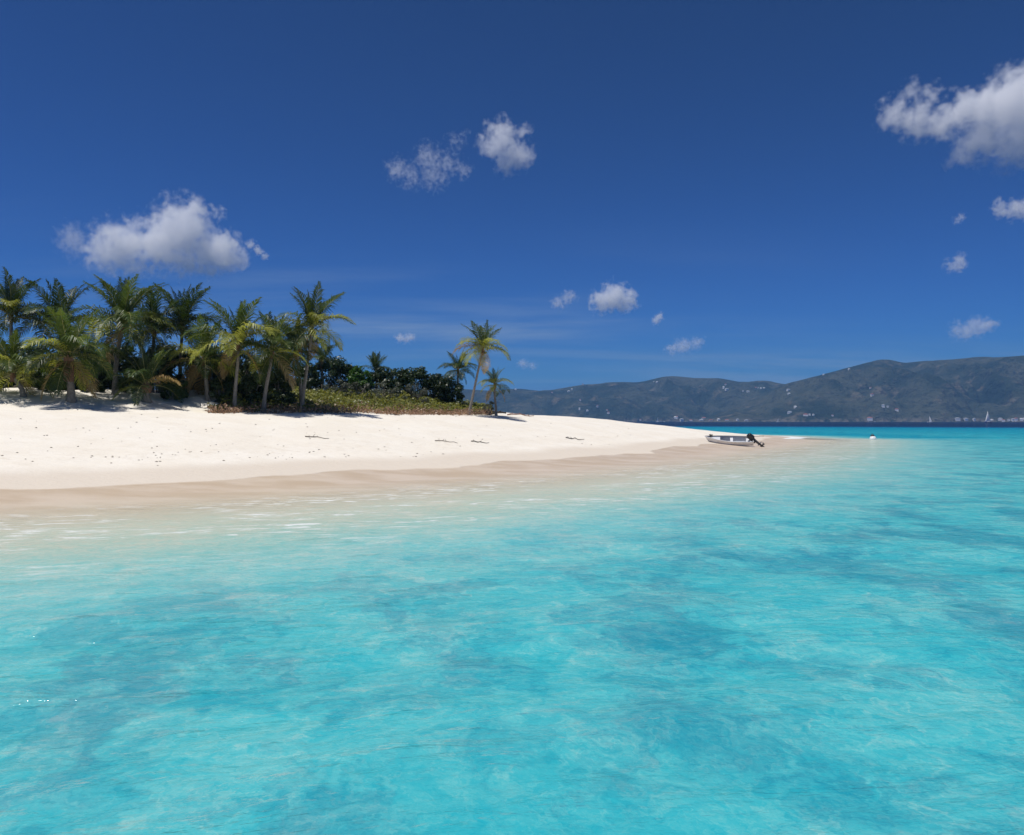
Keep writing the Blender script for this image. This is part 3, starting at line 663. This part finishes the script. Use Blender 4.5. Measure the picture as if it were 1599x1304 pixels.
# ------------------------------------------------------------------ dinghy with outboard
M_hull = simple('weathered white hull paint', (.70, .68, .66), .45, var=.06, scale=3); M_in = simple('grey boat interior', (.34, .36, .40), .6, var=.1)
M_seat = simple('pale boat seat', (.66, .66, .68), .5, var=.06); M_black = simple('black engine cover', (.018, .019, .022), .35); M_steel = simple('dark engine leg', (.05, .052, .056), .4)
M_rubber = simple('dark rubber rail', (.07, .07, .08), .6); M_rope = simple('dark wet rope', (.06, .045, .035), .9)
def dinghy():
    L = 4.1; h = hit(1141, 694.5)
    o = empty('dinghy', (h[0], h[1], h[2] - .06), 'white open dinghy with tilted black outboard pulled up on the sand spit', 'boat')
    N = 18
    # stations from transom (x=+L/2) to bow (x=-L/2); heeled toward the water
    def sect(t):
        hb = .76 * (1 - max(0, (t - .40) / .60) ** 2.1) * (.90 + .10 * min(1, t / .35)) + .012
        keel = .05 + .34 * max(0, (t - .45) / .55) ** 2.2 + .07 * max(0, (.3 - t) / .3) ** 1.5; sheer = .58 + .05 * (1 - t) + .30 * t ** 2.4
        ch = keel + (.12 + .10 * max(0, t - .5)); return hb, keel, sheer, ch
    V, Fc = [], []; rows = []
    for i in range(N + 1):
        t = i / N; x = L / 2 - L * t - .12 * t ** 3; hb, k, s, c = sect(t)
        row = [(x, -hb, s), (x, -hb * .95, (s + c) / 2 + .03), (x, -hb * .84, c), (x, -hb * .4, (k + c) / 2 - .01), (x, 0, k), (x, hb * .4, (k + c) / 2 - .01), (x, hb * .84, c), (x, hb * .95, (s + c) / 2 + .03), (x, hb, s)]
        rk = .34 * max(0, (t - .6) / .4) ** 2      # raked stem
        row = [(x_ - rk * ((z_ - k) / max(s - k, .01) - .3), y_, z_ + .05 * t ** 4 * (z_ > c)) for (x_, y_, z_) in row]
        rows.append(row)
    def skin(off):
        V, Fc = [], []
        for i, row in enumerate(rows):
            for (x, y, z) in row:
                f = 1 - off / max(abs(rows[i][0][1]), .08) if off else 1
                V.append((x if not off else x * (1 - off * .25), y * max(f, .05), z + (off * (1 - (z - .05) / .8) if off else 0)))
        for i in range(N):
            for j in range(8):
                a = i * 9 + j; q = (a, a + 1, a + 10, a + 9); Fc.append(q if not off else q[::-1])
        return V, Fc
    V, Fc = skin(0); Fc.append(tuple(range(9))); link('hull', mesh_np('hull', V, Fc, False), M_hull, o)
    V, Fc = skin(.045); Fc.append(tuple(reversed(range(9)))); link('interior', mesh_np('interior', V, Fc, False), M_in, o)
    for sgn in (0, 8):
        V, Fc = [], []; tube(V, Fc, [Vector(r[sgn]) + Vector((0, -.01 if sgn == 0 else .01, .005)) for r in rows], .032, 6); link('rub_rail', mesh_np('rub_rail', V, Fc), M_seat if sgn == 0 else M_rubber, o)
    V, Fc = [], []; r0 = rows[0]; box(V, Fc, (L / 2 - .02, 0, .44), (.06, 1.30, .36)); link('transom', mesh_np('transom', V, Fc, False), M_hull, o)
    for tx, wd in ((.12, .30), (.48, .26)):
        hb, k, s, c = sect(tx); V, Fc = [], []; box(V, Fc, (L / 2 - L * tx, 0, s - .17), (wd, hb * 1.86, .04)); link('seat', mesh_np('seat', V, Fc, False), M_seat, o)
    V, Fc = [], []; pr = [r for r in rows[13:17]]
    for r in pr: V += [(r[0][0], r[0][1] * .93, r[0][2] - .09), (r[8][0], r[8][1] * .93, r[8][2] - .09)]
    for q in range(3): Fc.append((q * 2, q * 2 + 1, q * 2 + 3, q * 2 + 2))
    link('foredeck', mesh_np('foredeck', V, Fc, False), M_seat, o)
    V, Fc = [], []; rr = random.Random(2); bx = rows[-1][4][0]
    tube(V, Fc, [(bx + .25 + .13 * math.cos(i * 1.1) * (1 + .02 * i), .10 * math.sin(i * 1.1), .86 + .012 * i) for i in range(22)], .022, 5); link('bow_line', mesh_np('bow_line', V, Fc), M_rope, o)
    V, Fc = [], []; tube(V, Fc, [(L / 2 - .9, .52, .60), (L / 2 + .62, .60, .72)], [.022, .022], 6); box(V, Fc, (L / 2 + .8, .61, .735), (.42, .13, .02)); link('oar', mesh_np('oar', V, Fc), M_wood, o)
    # outboard, tilted up
    mo = bpy.data.objects.new('outboard_motor', None); COL.objects.link(mo); mo.parent = o; mo.location = (L / 2 + .06, -.05, .62); mo.rotation_euler = (0, R(-48), 0); mo.scale = (1.55, 1.5, 1.45)
    import bmesh
    bm = bmesh.new(); bmesh.ops.create_cube(bm, size=1)
    for v in bm.verts:
        v.co.x *= .36 if v.co.z < 0 else .30; v.co.y *= .30 if v.co.z < 0 else .24; v.co.z = v.co.z * .46 + .30
    bmesh.ops.bevel(bm, geom=bm.edges[:], offset=.06, segments=3, affect='EDGES'); me = bpy.data.meshes.new('cowling'); bm.to_mesh(me); bm.free()
    link('cowling', me, M_black, mo)
    V, Fc = [], []; tube(V, Fc, [(0, 0, .12), (0, 0, -.25), (.01, 0, -.62), (.02, 0, -.80)], [.10, .075, .055, .05], 8); link('leg', mesh_np('leg', V, Fc), M_steel, mo)
    V, Fc = [], []; tube(V, Fc, [(-.16, 0, -.66), (-.05, 0, -.66), (.14, 0, -.66), (.22, 0, -.66)], [.015, .055, .055, .02], 8); box(V, Fc, (.03, 0, -.46), (.30, .17, .015)); box(V, Fc, (0, 0, -.80), (.15, .014, .22)); link('gearcase', mesh_np('gearcase', V, Fc), M_steel, mo)
    V, Fc = [], []
    for q in range(3):
        a = q * 2.094; b = len(V)
        for (rr_, da, dx) in ((.03, -.3, -.02), (.12, -.45, -.03), (.13, .45, .03), (.03, .3, .02)): V.append((.19 + dx, math.sin(a + da) * rr_, -.66 + math.cos(a + da) * rr_))
        Fc.append((b, b + 1, b + 2, b + 3))
    link('propeller', mesh_np('propeller', V, Fc, False), M_steel, mo)
    V, Fc = [], []; tube(V, Fc, [(-.16, 0, .18), (-.42, .02, .22), (-.62, .03, .24)], [.02, .018, .024], 6); link('tiller', mesh_np('tiller', V, Fc), M_black, mo)
    V, Fc = [], []; box(V, Fc, (-.10, 0, -.02), (.10, .22, .30)); link('clamp', mesh_np('clamp', V, Fc, False), M_steel, mo)
    o.rotation_euler = (R(20), R(0), R(-14))
    return o
dinghy()

# ------------------------------------------------------------------ mooring buoy
M_buoy = simple('white buoy plastic', (.78, .80, .80), .4, var=.05); M_cap = simple('dark buoy cap', (.03, .05, .055), .5)
def lathe(V, Fc, prof, n=16):
    b = len(V)
    for (r, z) in prof:
        for k in range(n): V.append((r * math.cos(6.28319 * k / n), r * math.sin(6.28319 * k / n), z))
    for i in range(len(prof) - 1):
        for k in range(n): Fc.append((b + i * n + k, b + i * n + (k + 1) % n, b + (i + 1) * n + (k + 1) % n, b + (i + 1) * n + k))
    Fc.append(tuple(b + k for k in reversed(range(n)))); Fc.append(tuple(b + (len(prof) - 1) * n + k for k in range(n)))
bx_, by_ = at_sea(1363, 686.5)
bo = empty('mooring_buoy', (bx_, by_, 0), 'round white mooring buoy with a dark cap floating off the spit', 'buoy')
V, Fc = [], []; lathe(V, Fc, [(.14, -.34), (.32, -.22), (.41, .02), (.40, .22), (.30, .40), (.18, .47)]); link('float', mesh_np('float', V, Fc), M_buoy, bo)
V, Fc = [], []; lathe(V, Fc, [(.24, .45), (.25, .52), (.20, .63), (.08, .68)]); c = link('cap', mesh_np('cap', V, Fc), M_cap, bo); c.location = (-.06, 0, 0)
V, Fc = [], []; tube(V, Fc, [(.1 * math.cos(a), 0, .70 + .1 * math.sin(a)) for a in np.linspace(0, 6.28, 13)], .02, 6); link('mooring_ring', mesh_np('mooring_ring', V, Fc), M_cap, bo).location = (-.06, 0, 0)

# ------------------------------------------------------------------ sailing boats in the channel
M_sail = simple('white sailcloth', (.84, .84, .83), .7, var=.03, scale=.4); M_bhull = simple('blue boat hull', (.03, .07, .24), .35); M_whull = simple('white boat hull', (.78, .78, .78), .35); M_mast = simple('aluminium mast', (.62, .63, .65), .4, .6)
def sailboat(px, Yb, mast, label, hullm, sails, rz, group=None):
    o = empty('sailing_boat', ((px - 799.5) / F * Yb, Yb, 0), label, 'boat', group, rz)
    L = mast * .82; V, Fc = [], []; N = 12
    for i in range(N + 1):
        t = i / N; x = -L / 2 + L * t; hb = L * .15 * (math.sin(math.pi * (.22 + .78 * t) ** .9)) ** .8 if i < N else .02; hb = max(hb, .03); top = 1.0 + .5 * t * t
        V += [(x, -hb, top), (x, -hb * .75, .1), (x, 0, -.6), (x, hb * .75, .1), (x, hb, top)]
    for i in range(N):
        for j in range(4): a = i * 5 + j; Fc.append((a, a + 5, a + 6, a + 1))
        Fc.append((i * 5, i * 5 + 4, i * 5 + 9, i * 5 + 5))
    Fc.append((0, 1, 2, 3, 4)); link('hull', mesh_np('hull', V, Fc, False), hullm, o)
    V, Fc = [], []; box(V, Fc, (-.02 * L, 0, 1.45), (L * .36, L * .16, .75)); link('cabin', mesh_np('cabin', V, Fc, False), M_whull, o)
    V, Fc = [], []; tube(V, Fc, [(L * .08, 0, .9), (L * .08, 0, mast)], [.13, .08], 6); link('mast', mesh_np('mast', V, Fc), M_mast, o)
    V, Fc = [], []; tube(V, Fc, [(L * .08, 0, 2.0), (-L * .36, .2, 2.0)], .09, 6); link('boom', mesh_np('boom', V, Fc), M_mast, o)
    def sail(nm, a, b, c, belly):
        a, b, c = Vector(a), Vector(b), Vector(c); V, Fc = [], []; n = 8
        for i in range(n + 1):
            for j in range(n + 1):
                u = i / n; v = j / n; p = a.lerp(b, v); q = p.lerp(c, u); q = a.lerp(c, u).lerp(b.lerp(c, u), v)
                q = q + Vector((0, belly * math.sin(math.pi * v) * math.sin(math.pi * (u * .8 + .1)), 0)); V.append(tuple(q))
        for i in range(n):
            for j in range(n): k = i * (n + 1) + j; Fc.append((k, k + 1, k + n + 2, k + n + 1))
        s = link(nm, mesh_np(nm, V, Fc), M_sail, o); sm = s.modifiers.new('cloth', 'SOLIDIFY'); sm.thickness = .03
    if 'm' in sails: sail('mainsail', (L * .07, 0, 2.2), (-L * .36, .2, 2.2), (L * .07, 0, mast * .97), .6)
    if 'j' in sails: sail('jib', (L * .49, 0, 1.6), (L * .02, .5, 1.9), (L * .09, 0, mast * .9), .7)
sailboat(1543, 1150, 17, 'sailing yacht with both white sails set above a blue hull', M_bhull, 'mj', R(205))
sailboat(1452, 1900, 15, 'white sailing yacht with a single tall sail in the channel', M_whull, 'm', R(170))
for px, Yb, ms, rz in ((1027, 2700, 15, 30), (1037, 3000, 13, 75), (1215, 2600, 13, 20), (1356, 2900, 14, 60), (1366, 3100, 12, 10)):
    sailboat(px, Yb, ms, 'tiny white yacht at anchor off the far shore', M_whull, 'm' if px in (1027, 1215) else '', R(rz), 'yachts anchored off the far shore')

# ------------------------------------------------------------------ houses on the far island
M_wall = simple('white house wall', (.78, .76, .73), .8, var=.06, scale=.2); M_roof = [simple('pale roof', (.70, .70, .69), .7, scale=.3), simple('red roof', (.34, .12, .08), .8, scale=.3), simple('grey roof', (.36, .37, .38), .7, scale=.3)]
HM = []
for q, (lx, ly, lz, rh) in enumerate(((13, 9, 5.5, 2.6), (19, 10, 5, 3), (10, 8, 7, 2.5))):
    V = [(sx_ * lx / 2, sy_ * ly / 2, z) for z in (-7, lz) for sy_ in (-1, 1) for sx_ in (-1, 1)]
    Fc = [(0, 1, 5, 4), (2, 6, 7, 3), (0, 4, 6, 2), (1, 3, 7, 5)]
    e = .7; b = len(V); V += [(-lx / 2 - e, -ly / 2 - e, lz - .1), (lx / 2 + e, -ly / 2 - e, lz - .1), (lx / 2 + e, ly / 2 + e, lz - .1), (-lx / 2 - e, ly / 2 + e, lz - .1), (-lx / 4, 0, lz + rh), (lx / 4, 0, lz + rh)]
    Fc += [(b, b + 1, b + 5, b + 4), (b + 2, b + 3, b + 4, b + 5), (b + 3, b, b + 4), (b + 1, b + 2, b + 5), (b + 3, b + 2, b + 1, b)]
    for rm in M_roof:
        m = bpy.data.meshes.new('house'); m.from_pydata(V, [], Fc); m.materials.append(M_wall); m.materials.append(rm); m.polygons.foreach_set('material_index', [0] * 4 + [1] * 5); m.update(); HM.append(m)
HP = [(1022, 597), (1026, 597), (888, 613), (893, 610), (906, 626), (905, 639), (917, 643), (933, 635), (948, 642), (950, 646), (910, 601), (916, 600), (862, 614), (805, 609), (835, 609), (1000, 658), (1055, 654), (1057, 655), (1099, 654), (1130, 606), (1133, 602), (1135, 610),
      (1160, 613), (1168, 612), (1180, 607), (1184, 607), (1188, 607), (1193, 607), (1286, 587), (1231, 611), (1242, 638), (1258, 650), (1264, 650), (1270, 649), (1300, 650), (1359, 609), (1362, 620), (1379, 637), (1386, 638), (1400, 643), (1233, 645), (1358, 658), (1232, 617), (1326, 577)]
rnd = random.Random(8)
def house(px, py, label, group):
    h = hill_hit(px, py)
    if h is None: return
    hm = rnd.choice(HM); o = bpy.data.objects.new('house', hm); COL.objects.link(o); o.location = h; o.rotation_euler = (0, 0, rnd.uniform(-.5, .5))
    s = rnd.uniform(.75, 1.25); o.scale = (s, s, s); o['label'] = label.replace('house', 'house with a ' + hm.materials[1].name.split('.')[0], 1); o['category'] = 'house'; o['group'] = group
for p in HP: house(*p, 'small white house dotted on the far hillside', 'houses on the far hillside')
for px in list(range(1560, 1606, 7)) + [1510, 1519, 1495, 1548] + list(range(1066, 1165, 14)): house(px + rnd.uniform(-2, 2), 657.3, 'pale house on the far waterfront', 'houses on the far waterfront')

# ------------------------------------------------------------------ clouds
def cloud(blobs, label, base=None, dens=1., Yc=None, seed=0, wisp=.55):
    """blobs: (px, py, r px, weight, stretch x); all at the height where their base meets the cloud deck"""
    if Yc is None: Yc = 1000 * F / (HOR - base)
    k = Yc / F; cx = sum(b[0] for b in blobs) / len(blobs); cyy = sum(b[1] for b in blobs) / len(blobs)
    c0 = at(cx, cyy, Yc); rmax = max(b[2] for b in blobs) * k; rtyp = sorted(b[2] for b in blobs)[len(blobs) // 2] * k
    rnd = random.Random(seed); B = []
    for b in blobs:
        wgt = b[3] if len(b) > 3 else 1.; st = b[4] if len(b) > 4 else 1.
        B.append((Vector(((b[0] - cx) * k, rnd.uniform(-.4, .4) * b[2] * k, -(b[1] - cyy) * k)), b[2] * k, wgt, st))
    import bmesh
    bm = bmesh.new()
    for p, r, wgt, st in B:
        r_ = bmesh.ops.create_icosphere(bm, subdivisions=2, radius=1.)
        for v in r_['verts']: v.co = Vector((v.co.x * r * st * 1.42, v.co.y * r * 1.42, v.co.z * r * 1.42)) + p
    me = bpy.data.meshes.new('cloud'); bm.to_mesh(me); bm.free()
    m, t, bs, out = newmat('cloud vapour'); t.n.remove(bs)
    O = t.node('ShaderNodeTexCoord').outputs['Object']
    nz = t.noise(t.vmath('ADD', O, (seed * 911., 0, 0)), 1.1 / rtyp, 3, .5, 0, 1)
    Pw = t.vmath('ADD', O, t.vmath('SCALE', t.vmath('SUBTRACT', nz, (.5, .5, .5)), scale=2.0 * rtyp))
    f = None
    for p, r, wgt, st in B:
        q = t.vmath('MULTIPLY', t.vmath('SUBTRACT', Pw, tuple(p)), (1 / (r * st), 1 / r, 1 / r))
        v = t.math('MULTIPLY_ADD', t.vmath('LENGTH', q), -wgt, wgt)
        f = v if f is None else t.math('SMOOTH_MAX', f, v, .12)
    fb = t.noise(t.vmath('ADD', O, (seed * 517., 33., 0)), 2.7 / rtyp, 6, .60)
    g_ = t.math('ADD', f, t.math('MULTIPLY', t.math('SUBTRACT', fb, .52), wisp * 3.6))
    d = t.math('MULTIPLY', t.ramp(g_, .0, .7), 1.55 * dens / rtyp)
    vol = t.node('ShaderNodeVolumePrincipled'); vol.inputs['Color'].default_value = (.995, .995, .995, 1); vol.inputs['Anisotropy'].default_value = 0.
    vol.inputs['Density Attribute'].default_value = ''
    t.put(vol.inputs['Density'], d); t.l.new(vol.outputs[0], out.inputs['Volume'])
    m.cycles.volume_step_rate = .5 if hasattr(m, 'cycles') and hasattr(m.cycles, 'volume_step_rate') else 1
    o = link('cumulus_cloud', me, m, label=label, category='cloud'); o.location = c0
    rm = o.modifiers.new('hull', 'REMESH'); rm.mode = 'VOXEL'; rm.voxel_size = rtyp * .28
    return o
cloud([(290, 362, 50), (330, 392, 40), (245, 378, 48), (200, 385, 46, .85), (165, 392, 38, .7), (303, 330, 26), (262, 335, 20), (240, 350, 22), (347, 333, 10, .7), (365, 395, 26), (285, 400, 34, .8), (345, 372, 20, .7)], 'large white cumulus cloud above the palm grove', 425, seed=1, dens=1.35)
cloud([(104, 368, 24, .7), (110, 385, 24, .45)], 'faint puff beside the large cumulus above the palms', 405, seed=2, dens=.4)
cloud([(392, 382, 9), (402, 391, 9), (412, 399, 8)], 'little slanting cloud scrap beside the large cumulus', 405, seed=3, dens=.6)
cloud([(786, 218, 30), (806, 246, 28), (768, 200, 15), (820, 204, 14, .7), (772, 232, 26), (790, 255, 22, .8)], 'compact white cumulus next to a torn wispy one, high in the sky', 270, seed=4, dens=.9)
cloud([(620, 262, 20, .7), (640, 275, 20, .7), (668, 245, 24, .6), (695, 250, 20, .6), (676, 272, 24, .55), (722, 262, 15, .9), (712, 222, 16, .6), (728, 208, 8, .6)], 'torn wispy cloud next to the compact cumulus', 285, seed=5, dens=.42, wisp=.75)
cloud([(1405, 175, 30), (1440, 185, 32), (1480, 190, 34), (1520, 175, 42), (1565, 165, 52), (1610, 155, 62), (1660, 150, 62), (1545, 215, 38), (1590, 215, 55, .8), (1430, 142, 24, .55), (1455, 150, 22, .55), (1510, 240, 26, .7), (1700, 170, 50)], 'biggest white cumulus, trailing ragged shreds below', 270, seed=6, dens=1.35)
cloud([(1562, 325, 16, .9), (1582, 328, 18, .9), (1605, 324, 20, .9)], 'flat small cloud below the biggest cumulus', 340, seed=7, dens=.7)
cloud([(1490, 415, 14, .8, 1.4), (1505, 404, 12, .8)], 'small lone tuft of cloud above the far mountain', 422, Yc=3900, seed=8, dens=.55)
cloud([(1505, 517, 18, .8, 1.5), (1528, 510, 18, .9, 1.3), (1545, 506, 12, .9)], 'pale low cloud streak just above the far mountain', 526, seed=9, dens=.6)
cloud([(938, 470, 20), (958, 462, 24), (978, 470, 20), (962, 448, 10, .8), (945, 478, 16)], 'bright rounded cumulus with a flat base over the open sand', 488, seed=10, dens=1.35)
cloud([(872, 472, 12, .7, 1.3), (888, 464, 12, .7, 1.3)], 'thin scrap beside the bright rounded cumulus', 480, seed=11, dens=.5)
cloud([(1024, 500, 8), (1030, 494, 8)], 'tiny cloud puff under the bright rounded cumulus', 507, seed=12, dens=.6)
cloud([(1050, 545, 12, .8, 1.3), (1068, 541, 14, .8, 1.3), (1088, 536, 12, .8, 1.3)], 'low ragged cloud bank above the far ridge', 553, seed=13, dens=.5)
cloud([(817, 568, 9, .8, 1.3), (830, 571, 8, .7, 1.4)], 'tiny pale cloud beside the leaning palm', 577, seed=14, dens=.5)
cloud([(625, 528, 9, .9, 1.3), (640, 528, 9, .9, 1.3)], 'tiny oval cloud above the dark dune bushes', 534, seed=15, dens=.7)
cloud([(1496, 344, 8, .7), (1502, 339, 8, .7)], 'wisp of cloud beside the flat small cloud', 350, seed=16, dens=.4)

# ------------------------------------------------------------------ air
V, Fc = [], []; zt = 640.; box(V, Fc, (0, 28500, (zt - 48) / 2), (82000, 65400, zt + 48))
m, t, bs, out = newmat('sea air'); t.n.remove(bs)
pv = t.node('ShaderNodeVolumePrincipled'); pv.inputs['Color'].default_value = (.26, .55, 1, 1); pv.inputs['Density'].default_value = 7.2e-5; pv.inputs['Anisotropy'].default_value = .1
t.l.new(pv.outputs[0], out.inputs['Volume'])
link('haze', mesh_np('haze', V, Fc, False), m, kind='stuff', label='thin blue sea air between the cay and the far hills', category='haze')
